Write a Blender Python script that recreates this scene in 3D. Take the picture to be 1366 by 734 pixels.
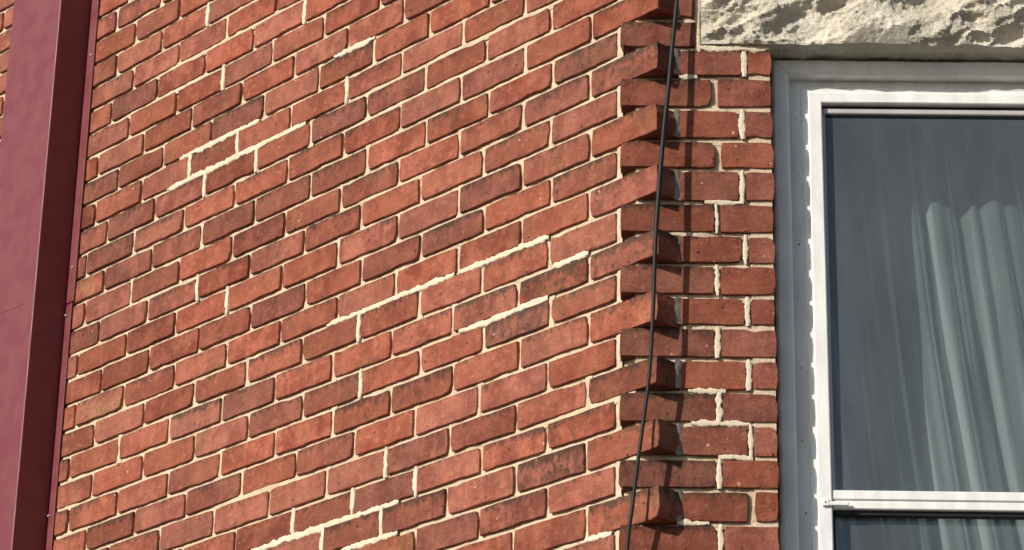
import bpy, math, random
import numpy as np
from mathutils import Matrix, Vector

# ------------------------------------------------------------------ camera, sky, sun, exposure
Z0 = 4.474                       # height of the reference bed joint above the pavement
TH = 0.80122                     # angle between the canted wall and the front wall
F_PX, PITCH, ROLL, YAW = 3827.1, 0.39945, 0.019616, -0.022618
CAM = Vector((-0.13204, -5.40680, -2.87436 + Z0))
SUN_AZ, SUN_EL = math.radians(48.6), math.radians(25.8)   # azimuth from the front wall's normal, towards the left

for o in list(bpy.data.objects):
    bpy.data.objects.remove(o)
scene = bpy.context.scene
col = scene.collection
fw = Vector((math.sin(YAW)*math.cos(PITCH), math.cos(YAW)*math.cos(PITCH), math.sin(PITCH)))
rt = Vector((math.cos(YAW), -math.sin(YAW), 0))
up = rt.cross(fw)
r2 = math.cos(ROLL)*rt + math.sin(ROLL)*up
u2 = -math.sin(ROLL)*rt + math.cos(ROLL)*up
cd = bpy.data.cameras.new('camera')
cd.sensor_fit = 'HORIZONTAL'; cd.sensor_width = 36.0; cd.lens = F_PX/1366*36
cd.clip_start = 0.1; cd.clip_end = 3000
cam = bpy.data.objects.new('camera', cd); col.objects.link(cam)
M = Matrix((r2, u2, -fw)).transposed().to_4x4(); M.translation = CAM
cam.matrix_world = M
scene.camera = cam

to_sun = Vector((-math.sin(SUN_AZ)*math.cos(SUN_EL), -math.cos(SUN_AZ)*math.cos(SUN_EL), math.sin(SUN_EL)))
w = bpy.data.worlds.new('World'); scene.world = w; w.use_nodes = True
nt = w.node_tree; nt.nodes.clear()
sky = nt.nodes.new('ShaderNodeTexSky'); sky.sky_type = 'NISHITA'; sky.sun_disc = False
sky.sun_elevation = SUN_EL
sky.sun_rotation = math.atan2(to_sun.x, to_sun.y)
bg = nt.nodes.new('ShaderNodeBackground'); bg.inputs[1].default_value = 0.088
wo = nt.nodes.new('ShaderNodeOutputWorld')
nt.links.new(sky.outputs[0], bg.inputs[0]); nt.links.new(bg.outputs[0], wo.inputs[0])
sl = bpy.data.lights.new('sun', 'SUN'); sl.energy = 4.8; sl.angle = math.radians(0.53); sl.color = (1.0, 0.93, 0.82)
so = bpy.data.objects.new('sun', sl); col.objects.link(so)
so.location = (-6, -6, 12)
so.rotation_euler = (-to_sun).to_track_quat('-Z', 'Y').to_euler()
vs = scene.view_settings
vs.view_transform = 'Standard'; vs.look = 'None'; vs.exposure = 0.0; vs.gamma = 1.0; vs.use_curve_mapping = False

# ------------------------------------------------------------------ helpers
rng = random.Random(7)
def ray(x, y):
    return fw + r2*((x-683)/F_PX) - u2*((y-367)/F_PX)
TN = Vector((-math.sin(TH), -math.cos(TH), 0)); TT = Vector((math.cos(TH), -math.sin(TH), 0))
def px_left(x, y, d=0.0):        # pixel -> (u, z) on the canted wall
    r = ray(x, y); p = CAM + r*((d - CAM.dot(TN))/r.dot(TN))
    return p.dot(TT), p.z - Z0
def px_front(x, y, Y=0.0):       # pixel -> (X, z) on a plane parallel to the front wall
    r = ray(x, y); p = CAM + r*((Y - CAM.y)/r.y)
    return p.x, p.z - Z0
def in_view(p, m=25):
    d = p - CAM; wv = d.dot(fw)
    x = 683 + F_PX*d.dot(r2)/wv; y = 367 - F_PX*d.dot(u2)/wv
    return -m < x < 1366+m and -m < y < 734+m

def link(name, me, mat=None, parent=None, loc=(0, 0, 0), rz=0.0):
    if mat is not None and not me.materials: me.materials.append(mat)
    o = bpy.data.objects.new(name, me); col.objects.link(o)
    o.location = loc; o.rotation_euler = (0, 0, rz); o.parent = parent
    return o
def empty(name, loc=(0, 0, 0), rz=0.0):
    o = bpy.data.objects.new(name, None); col.objects.link(o); o.location = loc; o.rotation_euler = (0, 0, rz)
    o.empty_display_size = 0.1
    return o
def tag(o, label=None, cat=None, group=None, kind=None):
    if label: o['label'] = label
    if cat: o['category'] = cat
    if group: o['group'] = group
    if kind: o['kind'] = kind
    return o
class MB:
    def __init__(s): s.v = []; s.f = []; s.sm = []
    def add(s, vs, fs, smooth=False):
        b = len(s.v); s.v += [tuple(v) for v in vs]; s.f += [tuple(i+b for i in f) for f in fs]; s.sm += [smooth]*len(fs)
    def box(s, x0, x1, y0, y1, z0, z1, bev=0.0):
        if bev <= 0:
            s.add([(x, y, z) for x in (x0, x1) for y in (y0, y1) for z in (z0, z1)],
                  [(0,1,3,2),(4,6,7,5),(0,4,5,1),(2,3,7,6),(0,2,6,4),(1,5,7,3)]); return
        # box with a chamfer on the eight edges round its front (y0) face and sides
        b = bev
        rings = []
        def rect(i, y): return [(x0+i, y, z0+i), (x1-i, y, z0+i), (x1-i, y, z1-i), (x0+i, y, z1-i)]
        vs = rect(b, y0) + rect(0, y0+b) + rect(0, y1)
        fs = [(0,1,2,3)]
        for k in (0, 4):
            for i in range(4):
                j = (i+1) % 4; fs.append((k+j, k+i, k+4+i, k+4+j))
        fs.append((11,10,9,8))
        s.add(vs, fs)
    def grid(s, P, smooth=True):     # P: array (n, m, 3)
        n, m = P.shape[:2]; b = len(s.v)
        s.v += [tuple(v) for v in P.reshape(-1, 3)]
        for i in range(n-1):
            for j in range(m-1):
                a = b+i*m+j; s.f.append((a, a+1, a+m+1, a+m)); s.sm.append(smooth)
    def mesh(s, name):
        me = bpy.data.meshes.new(name); me.from_pydata(s.v, [], s.f)
        me.polygons.foreach_set('use_smooth', s.sm); me.update()
        return me
    def build(s, name, mat, parent=None, loc=(0, 0, 0), rz=0.0):
        return link(name, s.mesh(name), mat, parent, loc, rz)

def _hash(ix, iy, seed):
    h = (ix.astype(np.int64)*374761393 + iy.astype(np.int64)*668265263 + seed*1442695041) & 0xffffffff
    h = ((h ^ (h >> 13))*1274126177) & 0xffffffff
    return ((h ^ (h >> 16)) & 0xffff)/65535.0
def vnoise(x, y, seed=0):
    x = np.asarray(x, float); y = np.asarray(y, float)
    ix = np.floor(x); iy = np.floor(y); fx = x-ix; fy = y-iy
    fx = fx*fx*(3-2*fx); fy = fy*fy*(3-2*fy)
    a = _hash(ix, iy, seed); b = _hash(ix+1, iy, seed); c = _hash(ix, iy+1, seed); d = _hash(ix+1, iy+1, seed)
    return (a+(b-a)*fx)*(1-fy) + (c+(d-c)*fx)*fy - 0.5
def fbm(x, y, seed=0, octv=4, gain=0.5):
    s = 0; a = 1.0
    for i in range(octv):
        s = s + a*vnoise(x, y, seed+i*17); x = np.asarray(x)*2.03+3.1; y = np.asarray(y)*2.03+1.7; a *= gain
    return s

# ------------------------------------------------------------------ materials
def new_mat(name):
    m = bpy.data.materials.new(name); m.use_nodes = True; n = m.node_tree; n.nodes.clear()
    out = n.nodes.new('ShaderNodeOutputMaterial'); b = n.nodes.new('ShaderNodeBsdfPrincipled')
    n.links.new(b.outputs[0], out.inputs[0])
    return m, n, b, out
class N:
    def __init__(s, n): s.n = n
    def node(s, t, **kw):
        x = s.n.nodes.new(t)
        for k, v in kw.items(): setattr(x, k, v)
        return x
    def put(s, sock, v):
        if isinstance(v, bpy.types.NodeSocket): s.n.links.new(v, sock)
        elif v is not None: sock.default_value = v
    def noise(s, vec, scale, detail=4, rough=0.55, dist=0.0):
        x = s.node('ShaderNodeTexNoise'); s.put(x.inputs['Vector'], vec)
        x.inputs['Scale'].default_value = scale; x.inputs['Detail'].default_value = detail
        x.inputs['Roughness'].default_value = rough; x.inputs['Distortion'].default_value = dist
        return x.outputs['Fac']
    def voro(s, vec, scale, out='Distance'):
        x = s.node('ShaderNodeTexVoronoi'); s.put(x.inputs['Vector'], vec); x.inputs['Scale'].default_value = scale
        return x.outputs[out]
    def math(s, op, a, b=None, c=None, clamp=False):
        x = s.node('ShaderNodeMath', operation=op, use_clamp=clamp); s.put(x.inputs[0], a); s.put(x.inputs[1], b); s.put(x.inputs[2], c)
        return x.outputs[0]
    def ramp(s, v, a, b, lo=0.0, hi=1.0):
        x = s.node('ShaderNodeMapRange', interpolation_type='SMOOTHSTEP'); s.put(x.inputs[0], v)
        for i, q in enumerate((a, b, lo, hi)): s.put(x.inputs[i+1], q)
        return x.outputs[0]
    def mix(s, f, a, b, mode='MIX'):
        x = s.node('ShaderNodeMix', data_type='RGBA', blend_type=mode); s.put(x.inputs[0], f)
        s.put(x.inputs[6], a if isinstance(a, bpy.types.NodeSocket) else (*a, 1)); s.put(x.inputs[7], b if isinstance(b, bpy.types.NodeSocket) else (*b, 1))
        return x.outputs[2]
    def bump(s, h, strength, dist, normal=None):
        x = s.node('ShaderNodeBump'); x.inputs['Strength'].default_value = strength; x.inputs['Distance'].default_value = dist
        s.put(x.inputs['Height'], h); s.put(x.inputs['Normal'], normal)
        return x.outputs[0]
    def vadd(s, a, b):
        x = s.node('ShaderNodeVectorMath', operation='ADD'); s.put(x.inputs[0], a); s.put(x.inputs[1], b); return x.outputs[0]
    def vscale(s, a, k):
        x = s.node('ShaderNodeVectorMath', operation='MULTIPLY'); s.put(x.inputs[0], a); x.inputs[1].default_value = k; return x.outputs[0]
    def sep(s, v):
        x = s.node('ShaderNodeSeparateXYZ'); s.put(x.inputs[0], v); return x.outputs
    def pos(s): return s.node('ShaderNodeNewGeometry').outputs['Position']
    def obj(s): return s.node('ShaderNodeTexCoord').outputs['Object']

def brick_material():
    m, n, b, out = new_mat('red_clay_brick'); k = N(n)
    info = k.node('ShaderNodeObjectInfo')
    loc = k.obj(); pos = k.pos()
    rnd = info.outputs['Random']
    c = k.node('ShaderNodeSeparateColor'); n.links.new(info.outputs['Color'], c.inputs[0])
    # pos is unique per brick, local z tells top from bottom of the brick
    n1 = k.noise(pos, 16, 5, 0.6)
    n2 = k.noise(k.vscale(pos, (1.0, 1.0, 1.6)), 48, 5, 0.6)
    base = k.mix(k.ramp(n1, 0.35, 0.66), (0.212, 0.056, 0.035), (0.395, 0.132, 0.085))
    base = k.mix(k.ramp(rnd, 0.0, 1.0, 0.0, 0.55), base, (0.325, 0.103, 0.070))
    base = k.mix(k.math('MULTIPLY', k.ramp(n2, 0.50, 0.72), 0.50), base, (0.50, 0.200, 0.135))     # paler, salmon patches
    base = k.mix(k.math('MULTIPLY', k.ramp(k.noise(pos, 7, 3), 0.52, 0.7), c.outputs['Blue']), base, (0.30, 0.22, 0.105))   # lichen-ochre tint
    # vertical rubbed streaks
    st = k.noise(k.vscale(pos, (70, 70, 9)), 1.0, 3)
    base = k.mix(k.math('MULTIPLY', k.ramp(st, 0.56, 0.72), 0.22), base, (0.50, 0.20, 0.14))
    base = k.mix(k.math('MULTIPLY', k.ramp(k.noise(k.vscale(pos, (1.3, 1.3, 0.8)), 34, 6, 0.7), 0.47, 0.68), 0.50), base, (0.185, 0.078, 0.052))   # brown grime
    # soot creeping down from the brick's upper arris
    z = k.sep(loc)[2]
    top = k.ramp(z, 0.004, 0.030)
    sn = k.noise(k.vscale(pos, (1, 1, 0.7)), 75, 6, 0.68)
    big = k.noise(pos, 9, 3)
    s = k.math('ADD', k.math('MULTIPLY', top, 0.20), sn)
    s = k.math('ADD', s, k.math('MULTIPLY', k.math('SUBTRACT', big, 0.5), 0.30))
    s = k.math('ADD', s, k.math('MULTIPLY', c.outputs['Green'], 0.34))
    soot = k.math('MULTIPLY', k.ramp(s, 0.66, 0.92), 0.85)
    run = k.noise(k.vscale(pos, (1.0, 1.0, 0.45)), 5.5, 6, 0.72)      # grime running across several courses
    base = k.mix(k.math('MULTIPLY', k.ramp(run, 0.50, 0.72), 0.45), base, (0.150, 0.070, 0.050))
    sp = k.voro(pos, 165); spc = k.node('ShaderNodeSeparateColor'); n.links.new(k.voro(pos, 165, 'Color'), spc.inputs[0])
    speck = k.math('MULTIPLY', k.ramp(sp, 0.16, 0.34, 1.0, 0.0), k.math('GREATER_THAN', spc.outputs[0], 0.88))
    base = k.mix(k.math('MULTIPLY', speck, 0.75), base, (0.065, 0.030, 0.022))
    base = k.mix(soot, base, k.mix(c.outputs['Blue'], (0.060, 0.038, 0.030), (0.075, 0.070, 0.040)))
    # general grime and grain
    gr = k.noise(pos, 330, 3, 0.7)
    base = k.mix(k.ramp(gr, 0.30, 0.75, 0.0, 0.60), base, k.mix(1.0, base, (0.55, 0.50, 0.48), 'MULTIPLY'))
    # pits: dark holes and pale flecks
    vd = k.voro(pos, 62); vc = k.voro(pos, 62, 'Color')
    vr = k.node('ShaderNodeSeparateColor'); n.links.new(vc, vr.inputs[0])
    wob = k.math('ADD', vd, k.math('MULTIPLY', k.math('SUBTRACT', k.noise(pos, 180, 3, 0.6), 0.5), 0.55))
    wob = k.math('ADD', wob, k.math('MULTIPLY', vr.outputs[2], 0.12))
    dot = k.ramp(wob, 0.13, 0.24, 1.0, 0.0)
    dark = k.math('MULTIPLY', dot, k.math('GREATER_THAN', vr.outputs[0], 0.90))
    pale = k.math('MULTIPLY', dot, k.math('GREATER_THAN', vr.outputs[1], 0.978))
    base = k.mix(k.math('MULTIPLY', dark, 0.85), base, (0.055, 0.02, 0.016))
    base = k.mix(k.math('MULTIPLY', pale, 0.8), base, (0.62, 0.44, 0.34))
    hs = k.node('ShaderNodeHueSaturation'); n.links.new(base, hs.inputs['Color'])
    n.links.new(k.ramp(rnd, 0.0, 1.0, 0.4995, 0.5030), hs.inputs['Hue']); n.links.new(k.ramp(k.math('FRACT', k.math('MULTIPLY', rnd, 7.13)), 0.0, 1.0, 0.97, 1.05), hs.inputs['Saturation'])
    n.links.new(c.outputs['Red'], hs.inputs['Value'])
    n.links.new(hs.outputs[0], b.inputs['Base Color'])
    b.inputs['Roughness'].default_value = 0.88; b.inputs['Specular IOR Level'].default_value = 0.25
    h = k.math('ADD', k.math('MULTIPLY', gr, 0.5), k.math('MULTIPLY', k.noise(pos, 110, 4, 0.65), 1.0))
    h = k.math('SUBTRACT', h, k.math('MULTIPLY', dark, 1.2))
    h = k.math('ADD', h, k.math('MULTIPLY', n2, 1.2))
    n.links.new(k.bump(h, 0.75, 0.0022), b.inputs['Normal'])
    return m

def mortar_material(name, a, bcol, dirt):
    m, n, b, out = new_mat(name); k = N(n); pos = k.pos()
    base = k.mix(k.ramp(k.noise(pos, 22, 4), 0.35, 0.7), a, bcol)
    base = k.mix(k.math('MULTIPLY', k.ramp(k.noise(pos, 60, 5, 0.7), 0.52, 0.74), dirt), base, (0.10, 0.082, 0.06))
    g = k.noise(pos, 420, 3, 0.7)
    base = k.mix(k.ramp(g, 0.3, 0.7, 0.0, 0.3), base, k.mix(1.0, base, (0.6, 0.56, 0.5), 'MULTIPLY'))
    n.links.new(base, b.inputs['Base Color']); b.inputs['Roughness'].default_value = 0.95; b.inputs['Specular IOR Level'].default_value = 0.1
    h = k.math('ADD', g, k.math('MULTIPLY', k.noise(pos, 130, 4), 1.4))
    n.links.new(k.bump(h, 0.7, 0.002), b.inputs['Normal'])
    return m

def stone_material():
    m, n, b, out = new_mat('rock_faced_limestone'); k = N(n); pos = k.pos()
    base = k.mix(k.ramp(k.noise(pos, 9, 5), 0.35, 0.68), (0.57, 0.52, 0.43), (0.76, 0.71, 0.61))
    base = k.mix(k.math('MULTIPLY', k.ramp(k.noise(k.vscale(pos, (1, 1, 1.8)), 26, 6, 0.7), 0.54, 0.72), 0.45), base, (0.24, 0.21, 0.17))
    g = k.noise(pos, 260, 4, 0.7)
    base = k.mix(k.ramp(g, 0.3, 0.7, 0.0, 0.35), base, k.mix(1.0, base, (0.6, 0.57, 0.52), 'MULTIPLY'))
    n.links.new(base, b.inputs['Base Color']); b.inputs['Roughness'].default_value = 0.92; b.inputs['Specular IOR Level'].default_value = 0.15
    h = k.math('ADD', k.math('MULTIPLY', g, 0.6), k.math('MULTIPLY', k.noise(pos, 75, 5, 0.65), 1.6))
    n.links.new(k.bump(h, 0.8, 0.004), b.inputs['Normal'])
    return m

def paint_material(name, colr, rough, wear=0.0, wearcol=(0.3, 0.3, 0.28), spec=0.5, streak=True, bumpd=0.0006, var=0.86):
    m, n, b, out = new_mat(name); k = N(n); pos = k.pos()
    base = k.mix(k.ramp(k.noise(k.vscale(pos, (1, 1, 0.25)) if streak else pos, 30, 4), 0.35, 0.7), colr, tuple(c*var for c in colr))
    base = k.mix(k.math('MULTIPLY', k.ramp(k.noise(k.vscale(pos, (1, 1, 0.4)), 85, 6, 0.7), 0.60, 0.76), wear), base, wearcol)
    n.links.new(base, b.inputs['Base Color'])
    rr = k.ramp(k.noise(pos, 18, 4), 0.3, 0.7, rough*0.85, min(1.0, rough*1.15)); n.links.new(rr, b.inputs['Roughness'])
    b.inputs['Specular IOR Level'].default_value = spec
    n.links.new(k.bump(k.noise(k.vscale(pos, (1, 1, 0.5)), 140, 4), 0.5, bumpd), b.inputs['Normal'])
    return m

def glass_material():
    m, n, b, out = new_mat('dusty_window_glass'); k = N(n); n.nodes.remove(b); pos = k.pos()
    tr = k.node('ShaderNodeBsdfTransparent'); tr.inputs[0].default_value = (0.80, 0.88, 0.90, 1)
    gl = k.node('ShaderNodeBsdfGlossy'); gl.inputs['Roughness'].default_value = 0.015; gl.inputs[0].default_value = (1, 1, 1, 1)
    df = k.node('ShaderNodeBsdfDiffuse'); df.inputs[0].default_value = (0.45, 0.51, 0.54, 1)
    fr = k.node('ShaderNodeLayerWeight'); fr.inputs[0].default_value = 0.5
    wob = k.bump(k.noise(pos, 6, 2), 0.25, 0.004)
    n.links.new(wob, gl.inputs['Normal'])
    a = k.node('ShaderNodeMixShader'); n.links.new(k.math('ADD', 0.08, k.math('MULTIPLY', k.math('POWER', fr.outputs['Facing'], 5.0), 0.9)), a.inputs[0]); n.links.new(tr.outputs[0], a.inputs[1]); n.links.new(gl.outputs[0], a.inputs[2])
    dust = k.math('ADD', k.ramp(k.noise(k.vscale(pos, (1, 1, 0.3)), 12, 5), 0.3, 0.75, 0.10, 0.15), k.math('MULTIPLY', k.ramp(k.voro(pos, 46), 0.05, 0.09, 1, 0), 0.05))
    c = k.node('ShaderNodeMixShader'); n.links.new(dust, c.inputs[0]); n.links.new(a.outputs[0], c.inputs[1]); n.links.new(df.outputs[0], c.inputs[2])
    n.links.new(c.outputs[0], out.inputs[0])
    return m

def curtain_material():
    m, n, b, out = new_mat('sheer_curtain_fabric'); k = N(n); n.nodes.remove(b); pos = k.pos()
    df = k.node('ShaderNodeBsdfDiffuse'); df.inputs[0].default_value = (0.68, 0.73, 0.71, 1)
    tl = k.node('ShaderNodeBsdfTranslucent'); tl.inputs[0].default_value = (0.62, 0.64, 0.58, 1)
    tr = k.node('ShaderNodeBsdfTransparent')
    a = k.node('ShaderNodeMixShader'); a.inputs[0].default_value = 0.35; n.links.new(df.outputs[0], a.inputs[1]); n.links.new(tl.outputs[0], a.inputs[2])
    lw = k.node('ShaderNodeLayerWeight'); lw.inputs[0].default_value = 0.4
    op = k.ramp(lw.outputs['Facing'], 0.10, 0.85, 0.26, 0.96)
    c = k.node('ShaderNodeMixShader'); n.links.new(op, c.inputs[0]); n.links.new(tr.outputs[0], c.inputs[1]); n.links.new(a.outputs[0], c.inputs[2])
    n.links.new(c.outputs[0], out.inputs[0])
    return m

def plain(name, colr, rough=0.8, nz=0.0, scale=20):
    m, n, b, out = new_mat(name); k = N(n); pos = k.pos()
    n.links.new(k.mix(k.ramp(k.noise(pos, scale, 5), 0.3, 0.7), colr, tuple(c*(1-nz) for c in colr)), b.inputs['Base Color'])
    b.inputs['Roughness'].default_value = rough; b.inputs['Specular IOR Level'].default_value = 0.3
    return m

BRICK = brick_material()
MORTAR = mortar_material('cream_lime_mortar', (0.72, 0.585, 0.43), (0.60, 0.48, 0.345), 0.50)
REPOINT = mortar_material('pale_repointing_mortar', (0.79, 0.69, 0.535), (0.70, 0.595, 0.445), 0.25)
GREYMORTAR = mortar_material('grey_corner_mortar', (0.36, 0.32, 0.26), (0.27, 0.235, 0.19), 0.35)
STONE = stone_material()
WOODGREY = paint_material('weathered_grey_wood_paint', (0.84, 0.835, 0.81), 0.65, 0.28, (0.20, 0.20, 0.19), 0.3)
WHITE = paint_material('white_enamelled_aluminium', (0.86, 0.86, 0.845), 0.40, 0.08, (0.5, 0.5, 0.48), 0.4)
CAULK = paint_material('white_caulk', (0.78, 0.78, 0.75), 0.6, 0.25, (0.45, 0.45, 0.42), 0.3, False, 0.002)
SASH = paint_material('grey_aluminium_sash', (0.50, 0.49, 0.49), 0.35, 0.3, (0.2, 0.2, 0.2), 0.5)
SEAL_SHADOW = plain('black_seal_and_shadow', (0.02, 0.02, 0.022), 0.6, 0.3)
MAROON = paint_material('maroon_metal_paint', (0.160, 0.012, 0.020), 0.54, 0.04, (0.17, 0.04, 0.04), 0.95, True, 0.00003, 0.96)
CABLEM = plain('black_cable_sheath', (0.014, 0.016, 0.014), 0.55, 0.3, 60)
SCREW = plain('dull_screw_metal', (0.42, 0.36, 0.36), 0.4, 0.2, 200)
GLASS = glass_material()
CURT = curtain_material()
ROOM = plain('dim_room_paint', (0.16, 0.17, 0.18), 0.9, 0.2, 2)
CONC = plain('pavement_concrete', (0.13, 0.125, 0.115), 0.9, 0.3, 4)
ASPH = plain('asphalt', (0.055, 0.055, 0.056), 0.9, 0.3, 6)

# ------------------------------------------------------------------ ground
g = MB(); g.add([(-400, -400, -0.13), (400, -400, -0.13), (400, 400, -0.13), (-400, 400, -0.13)], [(0, 1, 2, 3)])
tag(g.build('ground', ASPH), kind='structure')
g = MB(); g.box(-25, 25, -3.2, 8, -0.2, 0.0); tag(g.build('pavement', CONC), kind='structure')
g = MB(); g.box(-25, 25, -3.36, -3.205, -0.25, 0.004); tag(g.build('kerb', CONC), kind='structure')

# ------------------------------------------------------------------ the house: two brick walls in one bay
P = 0.070                        # course height
JT = 0.0104                      # bed joint
house = empty('brick_house')
tag(house, 'old red brick house with a dog-toothed angled corner and cream mortar joints', 'house')

JOINTS = {   # head joints of the canted wall, course -> millimetres from the corner
    -11: (142, 344, 545, 747, 949, 1150, 1352, 1554, 1755, 1957),
    -10: (260, 462, 663, 865, 1067, 1268, 1470, 1672, 1865, 2071),
    -9: (142, 342, 543, 743, 944, 1144, 1345, 1545, 1741, 1941, 2147),
    -8: (260, 460, 659, 859, 1059, 1259, 1460, 1660, 1858, 2065),
    -7: (142, 342, 543, 743, 944, 1144, 1345, 1543, 1746, 1948),
    -6: (260, 459, 659, 858, 1065, 1264, 1463, 1657, 1861, 2068),
    -5: (142, 351, 559, 768, 971, 1174, 1381, 1584, 1789, 1991),
    -4: (260, 468, 675, 872, 1075, 1288, 1496, 1699, 1893, 2100),
    -3: (142, 351, 555, 767, 967, 1176, 1385, 1580, 1783, 1985),
    -2: (266, 476, 682, 891, 1097, 1305, 1512, 1720, 1924, 2131),
    -1: (139, 348, 558, 767, 972, 1178, 1386, 1590, 1800, 2006),
    0: (258, 465, 675, 881, 1089, 1300, 1510, 1716, 1921, 2127),
    1: (143, 351, 557, 766, 973, 1178, 1383, 1593, 1796, 1997),
    2: (262, 477, 688, 895, 1100, 1307, 1513, 1719, 1924, 2131),
    3: (139, 351, 555, 762, 971, 1178, 1389, 1596, 1800, 2008),
    4: (260, 470, 679, 884, 1087, 1292, 1494, 1697, 1898, 2104),
    5: (143, 349, 552, 761, 965, 1173, 1378, 1585, 1794, 2000),
    6: (263, 472, 678, 886, 1087, 1294, 1498, 1702, 1911, 2117),
    7: (141, 356, 564, 768, 975, 1184, 1385, 1592, 1799, 2009),
    8: (255, 463, 669, 871, 1076, 1277, 1484, 1691, 1903, 2109),
    9: (140, 349, 559, 764, 963, 1171, 1375, 1581, 1787, 1993),
    10: (262, 472, 680, 884, 1089, 1290, 1503, 1709, 1911, 2117),
    11: (141, 355, 563, 773, 977, 1183, 1389, 1600, 1806, 2013),
    12: (262, 460, 670, 881, 1090, 1300, 1506, 1713, 1919, 2126),
    13: (145, 354, 568, 781, 981, 1188, 1394, 1601, 1807, 2014),
    14: (257, 463, 665, 871, 1078, 1284, 1491, 1697, 1904, 2110),
    15: (143, 359, 565, 772, 978, 1185, 1391, 1598, 1804, 2011),
}
DZL = {1:.0019, 2:.0005, 3:.0033, 4:-.0028, 5:-.0026, 6:-.0036, 7:-.0061, 8:-.0059, 9:-.0005, 10:-.0052, 11:-.0046, 12:-.0044, 13:.0011, 14:.0009, 15:-.0002, 16:-.0069, 17:-.004}
DZR = {0:.003, 1:.004, 2:.006, 3:.003, 4:.0005, 5:.002, 6:-.004, 7:-.005, 8:-.0026, 9:-.003, 12:.0005, 13:.0005, 14:-.001, 15:.002, 16:.0015}
def zl(k, u): return -k*P + DZL.get(k, 0)*math.exp(min(0, u+0.05)/0.4) + 0.0012*math.sin(u*3.1+k*1.7)
def zr(k): return -k*P + DZR.get(k, 0)
U_END = -6.0
KTOP, KBOT = -28, int(Z0/P)

def joints_left(k):
    if k in JOINTS: js = [-j/1000 for j in JOINTS[k]]
    else:
        r_ = random.Random(k*91+5); js = [(-0.142 if k % 2 else -0.260)]
        while js[-1] > -2.0: js.append(js[-1]-0.2065-r_.uniform(-.004, .004))
    r_ = random.Random(k*13+1)
    while js[-1] > U_END: js.append(js[-1]-0.2065-r_.uniform(-.004, .004))
    return js

# brick mesh variants: an uneven outline, a worn arris, five visible sides
def brick_mesh(seed, length, n):
    r = random.Random(seed); H = 0.0575; D = 0.092
    hl, hh = length/2, H/2
    out = []
    ph = r.uniform(0, 6); amp = r.uniform(.0002, .0008)
    def wav(s): return amp*math.sin(s*38+ph) + r.uniform(-.0007, .0007)
    cc = [r.uniform(.001, .003) if r.random() < .88 else r.uniform(.004, .007) for _ in range(4)]
    xs = [-hl + length*i/n for i in range(n+1)]
    for i, x in enumerate(xs):                       # bottom, left to right
        e = cc[0] if i == 0 else cc[1] if i == n else 0
        out.append((x + (e if i == 0 else -e if i == n else r.uniform(-.002, .002)), -hh + wav(x) + e*0.35))
    for f in (.33, .66): out.append((hl + wav(f), -hh+H*f))
    for i, x in reversed(list(enumerate(xs))):
        e = cc[2] if i == n else cc[3] if i == 0 else 0
        out.append((x + (e if i == 0 else -e if i == n else r.uniform(-.002, .002)), hh + wav(x+9) - e*0.35))
    for f in (.66, .33): out.append((-hl + wav(f+3), -hh+H*f))
    for i in range(len(out)):                        # knocked arrises
        if r.random() < .06:
            x, z = out[i]; out[i] = (x*(1-r.uniform(.0, .004)/hl), z*(1-r.uniform(.0012, .0045)/hh))
    m = len(out); vs = []; fs = []
    for (x, z) in out:                               # inner ring: the face
        w_ = r.uniform(.0005, .0014)
        if r.random() < .07: w_ += r.uniform(.003, .006)
        vs.append((x*(1-w_/hl), r.uniform(-.0004, .0004), z*(1-w_/hh)))
    for (x, z) in out: vs.append((x, r.uniform(.0006, .0018), z))
    for (x, z) in out: vs.append((x*0.998, D, z*0.99))
    fs.append(tuple(range(m)))
    for k in (0, m):
        for i in range(m):
            j = (i+1) % m; fs.append((k+j, k+i, k+m+i, k+m+j))
    me = bpy.data.meshes.new('brick'); me.from_pydata(vs, [], fs)
    sm = [False]*(2*m+1)
    me.polygons.foreach_set('use_smooth', sm); me.update(); me.materials.append(BRICK)
    return me
VAR = {0.194: [brick_mesh(100+i, .194, 8) for i in range(22)],
       0.120: [brick_mesh(200+i, .120, 5) for i in range(10)],
       0.050: [brick_mesh(300+i, .050, 3) for i in range(7)]}

wall_l = MB(); wall_f = MB()     # backing and mortar, filled below

MARK = [  # bricks with a colour of their own in the photograph: pixel, value, soot, ochre
 (598,308,.74,.5,.1),(740,372,.9,.72,.6),(692,430,.92,.75,.3),(660,402,.95,.45,.6),(785,397,.98,.4,.9),(650,245,.74,.45,.1),(303,300,.70,.2,0),
 (284,205,.76,.4,.4),(781,76,.76,.55,.3),(735,120,.86,.45,.1),(369,407,.76,.45,.1),(441,526,.82,.3,.2),(146,708,.72,.5,.3),(166,490,.70,.15,0),
 (450,155,.74,.4,0),(528,122,.76,.4,.1),(450,230,.76,.4,.2),(492,246,.82,.4,.2),(344,313,.76,.2,0),(148,335,.70,.35,.1),(175,292,.76,.3,.1),
 (134,250,.82,.5,.4),(179,134,.76,.25,.1),(316,158,.74,.45,.3),(467,711,.78,.5,.1),(553,680,.84,.6,0),(594,706,.76,.1,0),(734,623,.86,.7,0),
 (684,684,.86,.5,0),(644,576,.80,.2,0),(557,215,1.12,.0,0),(600,225,1.12,0,0),(545,575,1.12,.1,0),(700,660,1.12,.1,0),(633,663,1.15,0,0),(660,645,1.15,0,0),
 (640,590,1.05,.1,0),(480,430,.9,.4,0),(430,310,.85,.4,0),(500,545,.92,.5,0),(570,530,.84,.4,0),(400,665,1.05,.0,0),(350,690,1.1,.1,0),(250,430,1.05,.1,0),
 (118,385,1.08,.3,.7),(760,255,.92,.5,.1),(470,90,.85,.5,.1),(610,170,.9,.5,.2),(660,205,.9,.4,.1),(840,80,.95,.6,.3)]
MARKS = [(px_left(x, y), v, s, o) for x, y, v, s, o in MARK]

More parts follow.
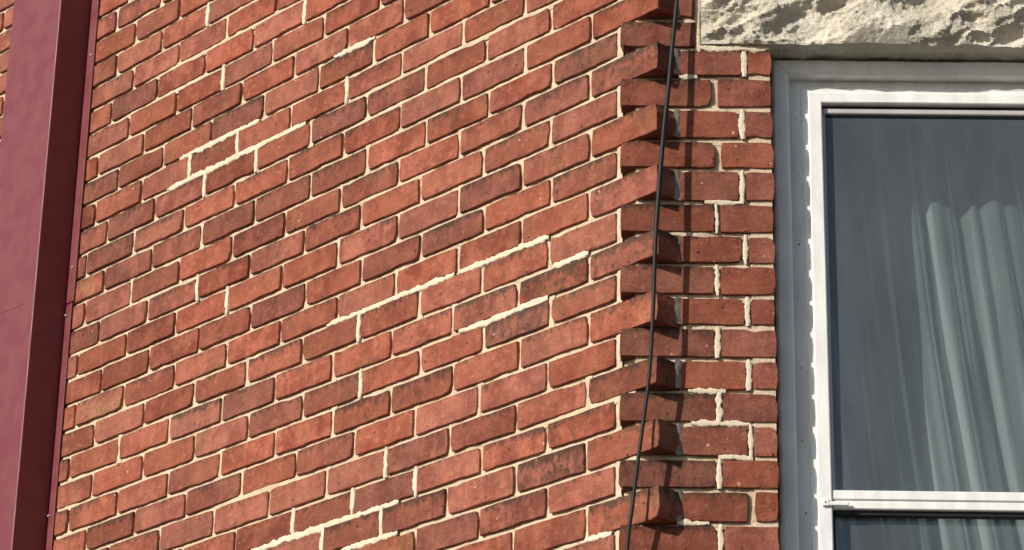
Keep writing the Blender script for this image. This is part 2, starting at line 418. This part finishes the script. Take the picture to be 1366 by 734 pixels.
stuff = {'l': MB(), 'f': MB()}
n_in = {'l': 0, 'f': 0}
PARENT = {}
def brick(side, x0, x1, zc, h, val, soot, ochre):
    L = x1-x0
    if side == 'l':
        pts = [TT*x + Vector((0, 0, Z0+zc+dz)) for x in (x0, x1) for dz in (-.03, .03)]
    else:
        pts = [Vector((x, 0, Z0+zc+dz)) for x in (x0, x1) for dz in (-.03, .03)]
    if not any(in_view(q) for q in pts):
        y = rng.uniform(-.001, .001)
        stuff[side].box(x0, x1, y, .06, zc-h/2, zc+h/2, .003); return
    key = 0.194 if L > .15 else 0.120 if L > .075 else 0.050
    o = bpy.data.objects.new('brick', rng.choice(VAR[key])); col.objects.link(o)
    o.parent = PARENT[side]
    o.location = ((x0+x1)/2, rng.uniform(-.0010, .0010), zc + rng.uniform(-.0006, .0006))
    flip = -1 if rng.random() < .0 else 1
    o.scale = (L/key*flip, 1, h/0.0575)
    o.rotation_euler = (rng.uniform(-.014, .014), rng.uniform(-.006, .006), rng.uniform(-.008, .008))
    o.color = (val, soot, ochre, 1)
    n_in[side] += 1

# --- mortar ribbons
def ribbon(mb, pts, hw, rec, seed, vertical=False, smooth=True):
    """pts: list of (x, z) along the joint; cross-section of five points, in wall-local coordinates"""
    A = np.array(pts); n = len(A); vv = np.array([-1, -.55, 0, .55, 1.])
    Pn = np.zeros((n, 5, 3))
    s = A[:, 0]*31+A[:, 1]*37
    nz = np.stack([fbm(s*1.6+i*3.3, np.full(n, seed*.37+i*1.1), seed, 3) for i in range(5)], 1)
    r_ = rec[:, None] + nz*.0030 + np.abs(vv)[None]**2*.0012
    off = vv[None]*hw[:, None]
    if vertical: Pn[:, :, 0] = A[:, 0:1]+off; Pn[:, :, 2] = A[:, 1:2]
    else: Pn[:, :, 0] = A[:, 0:1]; Pn[:, :, 2] = A[:, 1:2]+off
    Pn[:, :, 1] = r_
    mb.grid(Pn if not vertical else Pn[::-1], smooth)

# canted wall: backing sheet, mortar, bricks
wall_l.box(U_END-.1, -0.002, .0125, .16, -Z0-.1, -KTOP*P)
for k in range(-16, 19):
    us = np.arange(-2.75, -0.052 if k % 2 else -0.003, .0085)
    lf = vnoise(us*2.4, np.full(len(us), k*.83), 5)
    rec = .0076 - .0056*np.clip(lf-.16, 0, .3)/.3 + .0012*vnoise(us*30, us*0+k, 9)
    ribbon(wall_l, [(u, zl(k, u)) for u in us], np.full(len(us), .0098), rec, k+60)
    js = joints_left(k)
    for i, u in enumerate(js):
        if u < -2.75: break
        zt, zb = zl(k, u)+.003, zl(k+1, u)-.003
        zz = np.linspace(zt, zb, 9)
        base = .0076 - .004*max(0, min(1, (rng.random()-.7)/.3))
        ribbon(wall_l, [(u, z) for z in zz], np.full(9, .0100), np.full(9, base), k*31+i+900, True)
    if k % 2 == 0:
        zz = np.linspace(zl(k, -.05)+.003, zl(k+1, -.05)-.003, 9)
        ribbon(wall_l, [(-.0535, z) for z in zz], np.full(9, .008), np.full(9, .0035), k*31+1700, True)
W_L = wall_l.build('canted_wall', MORTAR, house, (0, 0, Z0), -TH)
tag(W_L, 'cream mortar of the sunlit canted brick wall')
PARENT['l'] = W_L
marked = {}
def nearest_mark(x0, x1, zc):
    for (u, z), v, s, o in MARKS:
        if x0 <= u <= x1 and abs(z-zc) < .035: return v, s, o
    return None
for k in range(KTOP, KBOT):
    js = joints_left(k)
    right = 0.0600 + rng.uniform(-.002, .003) if k % 2 else -0.0615
    for i, u in enumerate(js):
        x1 = right if i == 0 else js[i-1]-JT/2
        x0 = u+JT/2
        uc = (x0+x1)/2 if i else min((x0+x1)/2, -.05)
        zt, zb = zl(k, uc), zl(k+1, uc)
        mk = nearest_mark(x0, x1, (zt+zb)/2)
        v, s, o = mk if mk else (min(1.16, max(.68, rng.gauss(1.0, .12))), max(0, rng.gauss(.15, .16)), max(0, rng.gauss(0, .15)))
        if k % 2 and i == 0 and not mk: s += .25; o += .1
        brick('l', x0, x1, (zt+zb)/2, zt-zb-JT, v, s, o)

# front wall: window opening X 0.284..1.206, lintel above, sill below
WX0, WX1, WZT, WZB = 0.284, 1.206, -0.062, -1.96
LX0, LX1, LZT = 0.136, 1.355, 0.205
RX_END = 2.3
ym = .0105
wall_f.box(-0.002, .235, ym, .25, -Z0-.1, LZT)
wall_f.box(.2352, WX0-.0035, .0050, .25, -Z0-.1, WZT)
wall_f.box(.2352, WX0-.0035, .0052, .25, WZT+.0005, LZT)
wall_f.box(WX1+.009, RX_END, ym, .25, -Z0-.1, LZT)
wall_f.box(WX0-.009, WX1+.009, ym, .25, -Z0-.1, WZB-.06)
wall_f.box(-0.002, RX_END, ym, .25, LZT, -KTOP*P)
wall_f.box(WX0-.009, WX1+.009, .12, .25, WZT, LZT)
JPX = {1:993.5,2:953,3:990,4:958,5:991,6:957,7:995,8:957,9:998,10:958,11:1000,12:960,13:1002,14:960,15:1003,16:962}
def front_runs(k):
    """brick spans of one course of the front wall"""
    zc = (zr(k)+zr(k+1))/2
    start = 0.0895 if k % 2 else -0.0335
    rr = random.Random(k*7+3)
    def fill(a, b, first):
        out = []; x = a; nx = first
        while True:
            e = nx - .0065
            if e > b-.03: out.append((x, b)); break
            out.append((x, e)); x = nx+.0065; nx = nx+.2065+rr.uniform(-.004, .004)
        return out
    if k in JPX: j = px_front(JPX[k], -zc/P*42+40)[0]
    else: j = (0.228 if k % 2 else 0.164)+rr.uniform(-.003, .003)
    if zc > LZT or zc < WZB-.03: return fill(start, RX_END, j), j
    lim = LX0-.010 if zc > WZT else WX0
    if zc > WZT: a = [(start, lim+rr.uniform(-.004, .002))]
    else: a = fill(start, lim, j)
    rlim = LX1+.01 if zc > WZT else WX1
    return a + fill(rlim, RX_END, rlim+(.21 if k % 2 else .11)), j
for k in range(-3, 19):
    xs = np.arange(0.0, WX0-.006, .0085)
    if k <= 0: xs = xs[xs < LX0]
    rec = .0085 - .006*np.clip(vnoise(xs*9, xs*0+k*.7, 3)-.05, 0, .3)/.3
    ribbon(wall_f, [(x, zr(k)) for x in xs], np.full(len(xs), .0098), rec, k+400)
    runs, j = front_runs(k)
    if k > 0:
        zz = np.linspace(zr(k)+.003, zr(k+1)-.003, 9)
        ribbon(wall_f, [(j, z) for z in zz], np.full(9, .0100), np.full(9, .0090), k+500, True)
W_F = wall_f.build('front_wall', MORTAR, house, (0, 0, Z0), 0)
tag(W_F, 'mortar of the front brick wall beside the window')
PARENT['f'] = W_F
for k in range(KTOP, KBOT):
    zt, zb = zr(k), zr(k+1)
    runs, j = front_runs(k)
    for i, (x0, x1) in enumerate(runs):
        v = min(1.05, max(.70, rng.gauss(.86, .08))); s = max(0, rng.gauss(.08, .12)); o = max(0, rng.gauss(0, .1))
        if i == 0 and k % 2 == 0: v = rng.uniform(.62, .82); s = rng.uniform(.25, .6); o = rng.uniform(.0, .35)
        if x1 > .27 and x1 < .29: x1 += rng.uniform(-.003, .0015)
        brick('f', x0, x1, (zt+zb)/2, zt-zb-JT, v, s, o)
for s_, nm in (('l', 'brickwork'), ('f', 'brickwork')):
    o = stuff[s_].build(nm, BRICK, PARENT[s_]); o.color = (1, .1, 0, 1); tag(o, kind='stuff')

# fat pale repointing smeared over joints
def smear(side, pts, hw=.0085, vertical=False, mat=None, name='repointed_joint', proud=-.0003):
    L_ = []
    for a, b in zip(pts[:-1], pts[1:]):
        n = max(2, int(math.hypot(b[0]-a[0], b[1]-a[1])/.004))
        L_ += [(a[0]+(b[0]-a[0])*i/n, a[1]+(b[1]-a[1])*i/n) for i in range(n)]
    L_.append(pts[-1])
    A = np.array(L_); n = len(A); sd = rng.randint(0, 9999)
    t = np.arange(n)
    vv = np.array([-1.25, -1, -.5, 0, .5, 1, 1.25]); yy = np.array([.005, .0004, -.0003, -.0004, -.0003, .0004, .005])+proud
    taper = np.clip(.55+.45*np.minimum(t, n-1-t)/6.0, .3, 1)
    Pn = np.zeros((n, 7, 3))
    lo = hw*taper*(1+.75*fbm(t*.27, t*0+1, sd, 5, .75)); hi = hw*taper*(1+.75*fbm(t*.27, t*0+7, sd, 5, .75))
    off = np.where(vv[None] < 0, vv[None]*lo[:, None], vv[None]*hi[:, None])
    ax = 0 if vertical else 2
    Pn[:, :, 0] = A[:, 0:1]; Pn[:, :, 2] = A[:, 1:2]; Pn[:, :, ax] += off
    Pn[:, :, 1] = yy[None] + .0007*fbm(t[:, None]*.35, vv[None]*2+t[:, None]*0, sd+4, 3)
    mb = MB(); mb.grid(Pn if not vertical else Pn[::-1])
    # which way the sheet faces does not matter to the shader
    return mb.build(name, mat or REPOINT, PARENT[side])
def lpts(s): return [px_left(*map(float, q.split(','))) for q in s.split()]
for s in ('408,164 373,182 341,196.5 311,210 275,226.6 223,250', '346,161 311,179 273,196 240,210.5', '532,669 470,690 428,705 390,715 335,733',
          '530,710 505,719 455,736', '606,366 558,383 520,398 480,414 436,431', '731,396 690,410 643,430 612,443', '816,710 780,721',
          '732,318 690,336 650,352 612,363', '785,331 760,338 738,345', '500,61 470,74 445,86'):
    # repointing follows the nearest bed joint
    pts = lpts(s); kk = round(-pts[len(pts)//2][1]/P)
    pts = [(u, zl(kk, u)) for u, z in pts]
    smear('l', pts, .0068)
for x, y in ((252.6,218),(315.8,193),(272,245.4),(341,213),(297,101.5),(277,15),(405.8,13.8),(302,400.6),(461.7,120),(470,670),(507.5,698),(390,699),(429,723),(553,643),(513.6,615),(480,513),(477.5,432),(263,379)):
    u, z = px_left(x, y); k = math.floor(-z/P)
    ju = min(joints_left(k), key=lambda q: abs(q-u))
    smear('l', [(ju, zl(k, ju)+.001), (ju, zl(k+1, ju)-.001)], .0062, True)
for k, wd in ((1, .0075), (3, .0065), (5, .006), (6, .004), (7, .006), (8, .0055), (9, .006), (10, .0055), (11, .006), (12, .007), (13, .006), (14, .0055), (16, .005)):
    j = front_runs(k)[1]; dz = rng.uniform(-.004, .004)
    smear('f', [(j+rng.uniform(-.002, .002), zr(k)-.001), (j, (zr(k)+zr(k+1))/2), (j+rng.uniform(-.002, .002), zr(k+1)+.002)], wd, True)
for k, xa, xb in ((12, 918, 968), (13, 922, 1000), (14, 958, 1004), (16, 903, 946), (6, 940, 992), (2, 905, 930)):
    smear('f', [(px_front(xa, -k*-41+20)[0], zr(k)+.001), (px_front(xb, -k*-41+20)[0], zr(k))], .0060)
# grey fillets where the toothed bricks meet the front wall
for k in range(-1, 18, 2):
    mb = MB(); x0, x1 = .0800, .0900
    n = 9; zz = np.linspace(zr(k)-.004, zr(k+1)+.004, n)
    Pn = np.zeros((n, 4, 3))
    for i, (x, y) in enumerate(((x0-.002, -.006), (x0+.003, -.0035), (x1-.003, -.0020), (x1+.004, .004))):
        Pn[:, i, 0] = x + .0010*fbm(zz*120, zz*0+i, k+40, 2); Pn[:, i, 1] = y + .002*fbm(zz*150, zz*0+i+5, k+50, 2); Pn[:, i, 2] = zz
    mb.grid(Pn[::-1]); mb.build('mortar_fillet', GREYMORTAR, W_F)

# ------------------------------------------------------------------ stone lintel
def lintel():
    nx = 330; xs = np.linspace(LX0, LX1, nx); ZB = -.0595
    path = [(.118, ZB+.002)]*0
    rows = []
    und = np.linspace(.119, 0.0, 10)
    fz = np.linspace(0, 1, 62)
    Pn = np.zeros((nx, len(und)+len(fz), 3))
    X = xs[:, None]
    e = np.clip((X-LX0)/.035, 0, 1)                       # tooled margin at the end
    Z = ZB + fz[None]*(LZT-ZB)
    q = X*.94+Z*.34; r_ = Z*.94-X*.34
    def ridge(a_, b_, sd): return 1-np.abs(2*vnoise(a_, b_, sd))*2
    wx = .02*fbm(X*12, Z*14, 61, 3); wz = .012*fbm(X*13, Z*15, 67, 3)
    big = fbm(q*5.5, r_*8, 3, 3, .5)
    mid = ridge((q+wx)*6.5, (r_+wz)*17, 11)*.36 + ridge((q+wz)*15, (r_+wx)*38, 13)*.20 + ridge((q-wx)*44, (r_-wz)*80, 17)*.06
    hh_ = big*1.0+mid
    hq = hh_*5+.5; fr_ = hq-np.floor(hq); ter = (np.floor(hq)+np.clip((fr_-.7)/.3, 0, 1)**2)/5
    h = .60*ter + .40*hh_ + .07*fbm(q*110, r_*150, 23, 3, .6) - .55
    rim = np.minimum(1, np.minimum(fz[None]/.05, (1-fz[None])/.08))
    bul = .012 + .010*np.clip(rim, 0, 1)**.7
    Y = -(bul + .046*h*(.35+.65*np.clip(rim, 0, 1)))*(.30+.70*e) - .005
    Y = np.maximum(np.minimum(Y, .014), -(.018+.8*fz[None]*(LZT-ZB)))
    wob = .006*fbm(xs*14, xs*0, 31, 4, .6)[:, None]*(.3+.7*e)
    zz = Z + wob*np.clip(1-fz[None]*5, 0, 1) + .004*fbm(q*40, Z*50, 47, 2)*rim
    for j, y in enumerate(und):
        t = 1-j/len(und)
        Pn[:, j, 0] = xs; Pn[:, j, 1] = y*1.0 + (Y[:, 0]*(1-t)); Pn[:, j, 2] = ZB + wob[:, 0]*(1-t) + .007*fbm(xs*34, xs*0+y*55, 8, 4, .6)*min(1, 1.6*t)
    k = len(und)
    Pn[:, k:, 0] = X; Pn[:, k:, 1] = Y; Pn[:, k:, 2] = zz
    mb = MB(); mb.grid(Pn[::-1], False)
    # ends and top close the block
    a = [tuple(v) for v in Pn[0]]; b = [tuple(v) for v in Pn[-1]]
    for prof, fl in ((a, 1), (b, 0)):
        pr = [(x, y, z) for x, y, z in prof] + [(prof[0][0], .119, LZT)]
        mb.add(pr, [tuple(range(len(pr))) if fl else tuple(reversed(range(len(pr))))])
    t0 = [tuple(Pn[i, -1]) for i in range(nx)]; mb.add(t0+[(x, .119, LZT) for x in xs], [(i, i+1, nx+i+1, nx+i) for i in range(nx-1)])
    o = mb.build('stone_lintel', STONE, house, (0, 0, Z0)); return tag(o, 'rough rock-faced cream stone lintel over the window')
lintel()
# mortar seam beside and under the lintel end
mb = MB(); zz = np.linspace(-.075, LZT, 40); Pn = np.zeros((40, 4, 3))
for i, (dx, y) in enumerate(((-.013, .006), (-.010, .0005), (-.002, -.003), (.004, .010))):
    Pn[:, i, 0] = LX0+dx+.003*fbm(zz*60, zz*0+i, 70, 3); Pn[:, i, 1] = y+.002*fbm(zz*80, zz*0+i, 71, 3); Pn[:, i, 2] = zz
mb.grid(Pn[::-1]); mb.build('lintel_mortar', MORTAR, W_F)
smear('f', [(LX0-.004, -.066), (.2, -.0665), (WX0-.002, -.066)], .0062, proud=-.003)
mb = MB(); mb.box(WX0-.05, WX1+.05, -.045, .12, WZB-.12, WZB, .008)
tag(mb.build('window_sill', STONE, house, (0, 0, Z0)), 'stone sill under the window')
# room behind the window
mb = MB()
mb.add([(x, y, z) for x in (.03, 2.0) for y in (.249, 3.2) for z in (-2.4, .7)],
       [(0,1,3,2),(4,6,7,5),(2,3,7,6),(0,2,6,4),(1,5,7,3)])
mb.build('room_interior', ROOM, house, (0, 0, Z0))

# ------------------------------------------------------------------ window joinery (swept, mitred)
def rail(a, b, ina, inb, prof, sa=1.0, nseg=1, jit=0.0, seed=0):
    """sweep a profile of (inset, y) from corner a to corner b; ina/inb: inward diagonal at each corner"""
    mb = MB(); n = nseg+1; Pn = np.zeros((n, len(prof), 3))
    for i in range(n):
        t = i/nseg
        for j, (o, y) in enumerate(prof):
            pa = (a[0]+ina[0]*o, a[1]+ina[1]*o); pb = (b[0]+inb[0]*o, b[1]+inb[1]*o)
            Pn[i, j] = (pa[0]+(pb[0]-pa[0])*t, y, pa[1]+(pb[1]-pa[1])*t)
    if jit:
        I, J = np.meshgrid(np.arange(n), np.arange(len(prof)), indexing='ij')
        Pn[:, :, 1] += jit*fbm(I*.35, J*1.7, seed, 3); Pn[:, :, 0] += jit*fbm(I*.3, J*1.3+9, seed+3, 3); Pn[:, :, 2] += jit*fbm(I*.3, J*1.3+19, seed+5, 3)
    mb.grid(Pn, False)
    return mb
def frame(parent, x0, x1, zt, zb, prof, mat, names, kx=1.0, kz=1.0, sill=False, jit=0.0, nseg=1):
    C_ = [(x0, zb), (x0, zt), (x1, zt), (x1, zb)]
    In = [(kx, kz if sill else 0), (kx, -kz), (-kx, -kz), (-kx, kz if sill else 0)]
    segs = [(0, 1, names[0]), (1, 2, names[1]), (2, 3, names[0])] + ([(3, 0, names[2])] if sill else [])
    for q, (i, j, nm) in enumerate(segs):
        rail(C_[i], C_[j], In[i], In[j], prof, nseg=nseg, jit=jit, seed=q*7+1).build(nm, mat, parent)
wf = empty('wooden_window_frame', (0, 0, Z0)); wf.parent = house
tag(wf, 'weathered grey painted wooden window frame')
frame(wf, WX0+.0035, WX1-.0035, -.0645, WZB, [(0,.10),(0,.055),(.003,.0505),(.006,.0480),(.009,.0475),(.029,.0460),(.0335,.0475),(.036,.0500),(.0365,.054),(.0368,.085)], WOODGREY, ('jamb_moulding', 'head_moulding'), jit=.0016, nseg=40)
frame(wf, WX0+.038, WX1-.038, -.0985, WZB, [(0,.0805),(.034,.0798),(.034,.12)], WOODGREY, ('side_stop', 'head_stop'), jit=.001, nseg=30)
for zz_ in (-.20, -.335, -.47, -.61, -.74, -.90, -1.05, -1.20):   # nail heads in the stop
    mb = MB(); n = 8; cx = WX0+.0545+rng.uniform(-.004, .004); zc = zz_+rng.uniform(-.02, .02); r = rng.uniform(.0011, .0018)
    mb.add([(cx+r*math.cos(a*6.283/n), .0788, zc+r*math.sin(a*6.283/n)) for a in range(n)]+[(cx+r*math.cos(a*6.283/n), .081, zc+r*math.sin(a*6.283/n)) for a in range(n)],
           [tuple(range(n))]+[((i+1) % n, i, n+i, n+(i+1) % n) for i in range(n)]); mb.build('nail_head', SEAL_SHADOW, wf)
# jamb liners close the gap to the room
for nm, bx in (('jamb_liner', (WX0-.009, WX0+.060, .1205, .249, WZB, WZT)), ('jamb_liner', (WX1-.060, WX1+.009, .1205, .249, WZB, WZT)), ('head_liner', (WX0+.061, WX1-.061, .1205, .249, WZT-.06, WZT-.002))):
    mb = MB(); mb.box(*bx); mb.build(nm, ROOM, wf)

# ------------------------------------------------------------------ storm window
sw = empty('storm_window', (0, 0, Z0))
tag(sw, 'white aluminium storm window with two panes set inside the grey wooden frame', 'window')
SX0, SX1, SZT = .3515, 1.1385, -.1215
frame(sw, SX0, SX1, SZT, WZB, [(0,.079),(0,.0742),(.0115,.0742),(.0125,.0705),(.0145,.0698),(.0355,.0698),(.0375,.0715),(.0375,.098)], WHITE, ('side_rail', 'top_rail'), kx=1.14, kz=.92, nseg=24, jit=.0003)
frame(sw, SX0+.0425, SX1-.0425, SZT-.0345, WZB, [(0,.0900),(.0075,.0900),(.0075,.100)], SEAL_SHADOW, ('glazing_seal', 'glazing_seal'))
mb = MB(); mb.box(SX0+.046, SX1-.046, .0835, .097, -.1755, -.1630, .002); mb.build('sash_top_rail', SASH, sw)
mb = MB(); mb.box(SX0+.0435, SX0+.0505, .0865, .097, -1.022, -.1757, .0015); mb.build('sash_stile', SASH, sw)
mb = MB(); mb.box(SX1-.0505, SX1-.0435, .0865, .097, -1.022, -.1757, .0015); mb.build('sash_stile', SASH, sw)
mb = MB(); mb.box(SX0+.051, SX1-.051, .0888, .0965, -.1800, -.1756, .001); mb.build('glazing_seal', SEAL_SHADOW, sw)
mb = MB(); mb.box(SX0+.0435, SX1-.0435, .0740, .0985, -1.0405, -1.0205, .002); mb.box(SX0+.0445, SX1-.0445, .0765, .098, -1.0590, -1.0415, .0015); mb.build('meeting_rail', WHITE, sw)
mb = MB(); mb.box(SX0+.051, SX1-.051, .0860, .104, -1.0690, -1.0600, .001); mb.build('rail_shadow_strip', SEAL_SHADOW, sw)  # black strip standing in for the shadow under the meeting rail
lt = MB(); lt.box(SX0+.0235, SX0+.075, .0645, .0690, -1.0560, -1.0475, .0012); lt.box(SX0+.0235, SX0+.036, .0635, .0690, -1.0572, -1.0430, .0012)
la = lt.build('latch', WHITE, sw)
mb = MB(); n = 10; cx, cz = SX0+.0290, -1.0500
mb.add([(cx+.0016*math.cos(a*6.283/n), .0628, cz+.0016*math.sin(a*6.283/n)) for a in range(n)]+[(cx+.0018*math.cos(a*6.283/n), .0640, cz+.0018*math.sin(a*6.283/n)) for a in range(n)],
       [tuple(range(n))]+[((i+1) % n, i, n+i, n+(i+1) % n) for i in range(n)]); mb.build('screw', SEAL_SHADOW, la)
def pane(nm, x0, x1, z0, z1, y):
    mb = MB(); mb.add([(x0, y, z0), (x1, y, z0), (x1, y, z1), (x0, y, z1)], [(0, 1, 2, 3)]); return mb.build(nm, GLASS, sw)
tag(pane('pane', SX0+.049, SX1-.049, -1.0225, -.178, .0930), 'upper storm pane')
tag(pane('pane', SX0+.040, SX1-.040, WZB+.02, -1.060, .1050), 'lower storm pane')
mb = MB(); mb.box(SX0+.0425, SX1-.0425, .085, .11, WZB+.001, WZB+.03, .002); mb.build('bottom_rail', WHITE, sw)
# lumpy caulk along the storm window's edges
def caulk(pts, vertical, seed):
    A = np.array(pts); n = len(A); t = np.arange(n)
    vv = np.array([-1, -.5, 0, .5, 1.]); Pn = np.zeros((n, 5, 3)); w_ = .0026*(1+.7*fbm(t*.3, t*0, seed, 3))
    Pn[:, :, 0] = A[:, 0:1]; Pn[:, :, 2] = A[:, 1:2]; Pn[:, :, 0 if vertical else 2] += vv[None]*w_[:, None]
    Pn[:, :, 1] = np.array([.0802, .0745, .0730, .0738, .0746])[None] + .0012*fbm(t[:, None]*.4, vv[None]*2+t[:, None]*0, seed+2, 2)
    mb = MB(); mb.grid(Pn); mb.build('caulk_bead', CAULK, sw)
caulk([(SX0+.001, z) for z in np.arange(WZB, SZT, .006)], True, 3)
caulk([(x, SZT+.0005) for x in np.arange(SX0, SX1, .006)], False, 9)

# ------------------------------------------------------------------ curtain
def curtain():
    nx, nz = 520, 90
    xs = np.linspace(.22, 1.40, nx); zs = np.linspace(.14, -1.94, nz)
    X, Zg = np.meshgrid(xs, zs, indexing='ij')
    d = np.clip(.02-Zg, 0, 3)
    lean = .085*d**1.35*(.55+1.3*np.clip(X-.36, 0, .6))
    s = X - lean
    amp = .010 + .026*np.clip(d/1.0, 0, 1)
    f = np.sin(s*66+1.7*np.sin(s*21)+1.9) + .42*np.sin(s*141+2.4*np.sin(s*11)+Zg*.9) + .10*np.sin(s*260+Zg*2+2*np.sin(Zg*5))
    f = np.sign(f)*np.abs(f)**.8
    Y = .270 - amp*f*.85 + .008*fbm(X*8, Zg*5, 5, 3)
    Pn = np.stack([X, Y, Zg], 2)
    mb = MB(); mb.grid(Pn); o = mb.build('curtain', CURT, None, (0, 0, Z0))
    return tag(o, 'sheer white curtain in loose folds hanging behind the window panes', 'curtain')
curtain()

# ------------------------------------------------------------------ downspout on the canted wall
ds = empty('downspout', tuple(TT*-2.2), -TH)
tag(ds, 'maroon painted rectangular metal downspout running up the brick wall', 'downspout')
def prism(x0, x1, y0, y1, z0, z1, r, n=4):
    pts = []
    for cx, cy, a0 in ((x0+r, y1-.001, None), (x0+r, y0+r, 180), (x1-r, y0+r, 270), (x1-r, y1-.001, None)):
        if a0 is None: pts.append((x0 if cx < (x0+x1)/2 else x1, y1)); continue
        for i in range(n+1):
            a = math.radians(a0+90*i/n); pts.append((cx+r*math.cos(a), cy+r*math.sin(a)))
    mb = MB(); m = len(pts)
    mb.add([(x, y, z0) for x, y in pts]+[(x, y, z1) for x, y in pts], [(i, (i+1) % m, m+(i+1) % m, m+i) for i in range(m)]+[tuple(reversed(range(m))), tuple(range(m, 2*m))])
    return mb
dz = lambda x, y, D: px_left(x, y, D)[1] + Z0
prism(-.113, .125, -.104, -.0025, .10, Z0+1.9, .0035).build('pipe_body', MAROON, ds)
zj = dz(92, 405, .004)
mb = MB(); mb.box(.1255, .1590, -.0075, -.0025, zj, Z0+1.9, .0015); mb.build('flange', MAROON, ds)
mb = MB(); mb.box(.1255, .1520, -.0065, -.0025, .10, zj-.002, .0015); mb.build('flange', MAROON, ds)
for x, y in ((97, 357), (88, 421), (128, 70), (61, 690)):
    u, z = px_left(x, y, .008); mb = MB(); n = 10; r = .0042; cx = min(.148, max(.132, u+2.2)); zc = z+Z0
    mb.add([(cx+r*.6*math.cos(a*6.283/n), -.0112, zc+r*.6*math.sin(a*6.283/n)) for a in range(n)]+[(cx+r*math.cos(a*6.283/n), -.0092, zc+r*math.sin(a*6.283/n)) for a in range(n)]+[(cx+r*math.cos(a*6.283/n), -.005, zc+r*math.sin(a*6.283/n)) for a in range(n)],
           [tuple(range(n))]+[(q+(i+1) % n, q+i, q+n+i, q+n+(i+1) % n) for q in (0, n) for i in range(n)])
    mb.build('screw', SCREW, ds)
# lap seam across part of the front
u0, z0_ = px_left(-12, 423, .104); u1, z1_ = px_left(34, 405, .104)
mb = MB(); mb.add([(-.1115, -.1044, z0_+Z0-.0006), (u1+2.2, -.1044, z1_+Z0-.0002), (u1+2.2, -.1044, z1_+Z0+.0004), (-.1115, -.1044, z0_+Z0+.0008),
                   (-.1115, -.1035, z0_+Z0-.0006), (u1+2.2, -.1035, z1_+Z0-.0002), (u1+2.2, -.1035, z1_+Z0+.0004), (-.1115, -.1035, z0_+Z0+.0008)],
                  [(0,1,2,3), (0,4,5,1), (3,2,6,7)]); mb.build('lap_seam', SEAL_SHADOW, ds)

# ------------------------------------------------------------------ cable
CP = [(903,0,-.034),(897,60,-.037),(892.5,110,-.041),(886,170,-.046),(880,240,-.053),(874.5,320,-.058),(871,420,-.058),(866,500,-.056),(858.5,560,-.052),(851,615,-.050),(843,680,-.046),(836.5,734,-.042)]
pts = []
for x, y, Y in CP:
    X, z = px_front(x, y, Y); pts.append(Vector((X, Y, z)))
a = pts[0]-pts[1]; b = pts[-1]-pts[-2]
pts = [pts[0]+Vector((a.x*6, .004, .75)), pts[0]+Vector((a.x*2.5, .002, .3))] + pts + [pts[-1]+Vector((b.x*2, .004, -.3)), pts[-1]+Vector((b.x*3, .006, -.8)), pts[-1]+Vector((b.x*3, .004, -1.6))]
path = []
for i in range(len(pts)-1):
    p0 = pts[max(0, i-1)]; p1 = pts[i]; p2 = pts[i+1]; p3 = pts[min(len(pts)-1, i+2)]
    for q in range(6):
        t = q/6
        path.append(.5*((2*p1)+(p2-p0)*t+(2*p0-5*p1+4*p2-p3)*t*t+(3*p1-p0-3*p2+p3)*t**3))
path.append(pts[-1])
mb = MB(); nr = 10; Pn = np.zeros((len(path), nr+1, 3))
for i, c in enumerate(path):
    tg = (path[min(i+1, len(path)-1)]-path[max(i-1, 0)]).normalized(); e1 = tg.cross(Vector((0, 1, 0))).normalized(); e2 = tg.cross(e1)
    rad = .0050 if c.z > -.5 else .0038+.0008*max(0, min(1, (c.z+.9)/.4))
    for j in range(nr+1):
        an = 2*math.pi*j/nr; Pn[i, j] = c + (e1*math.cos(an)+e2*math.sin(an))*rad
mb.grid(Pn)
tag(mb.build('cable', CABLEM, None, (0, 0, Z0)), 'thin black cable hanging down the toothed brick corner', 'cable')
print('bricks in view', n_in)
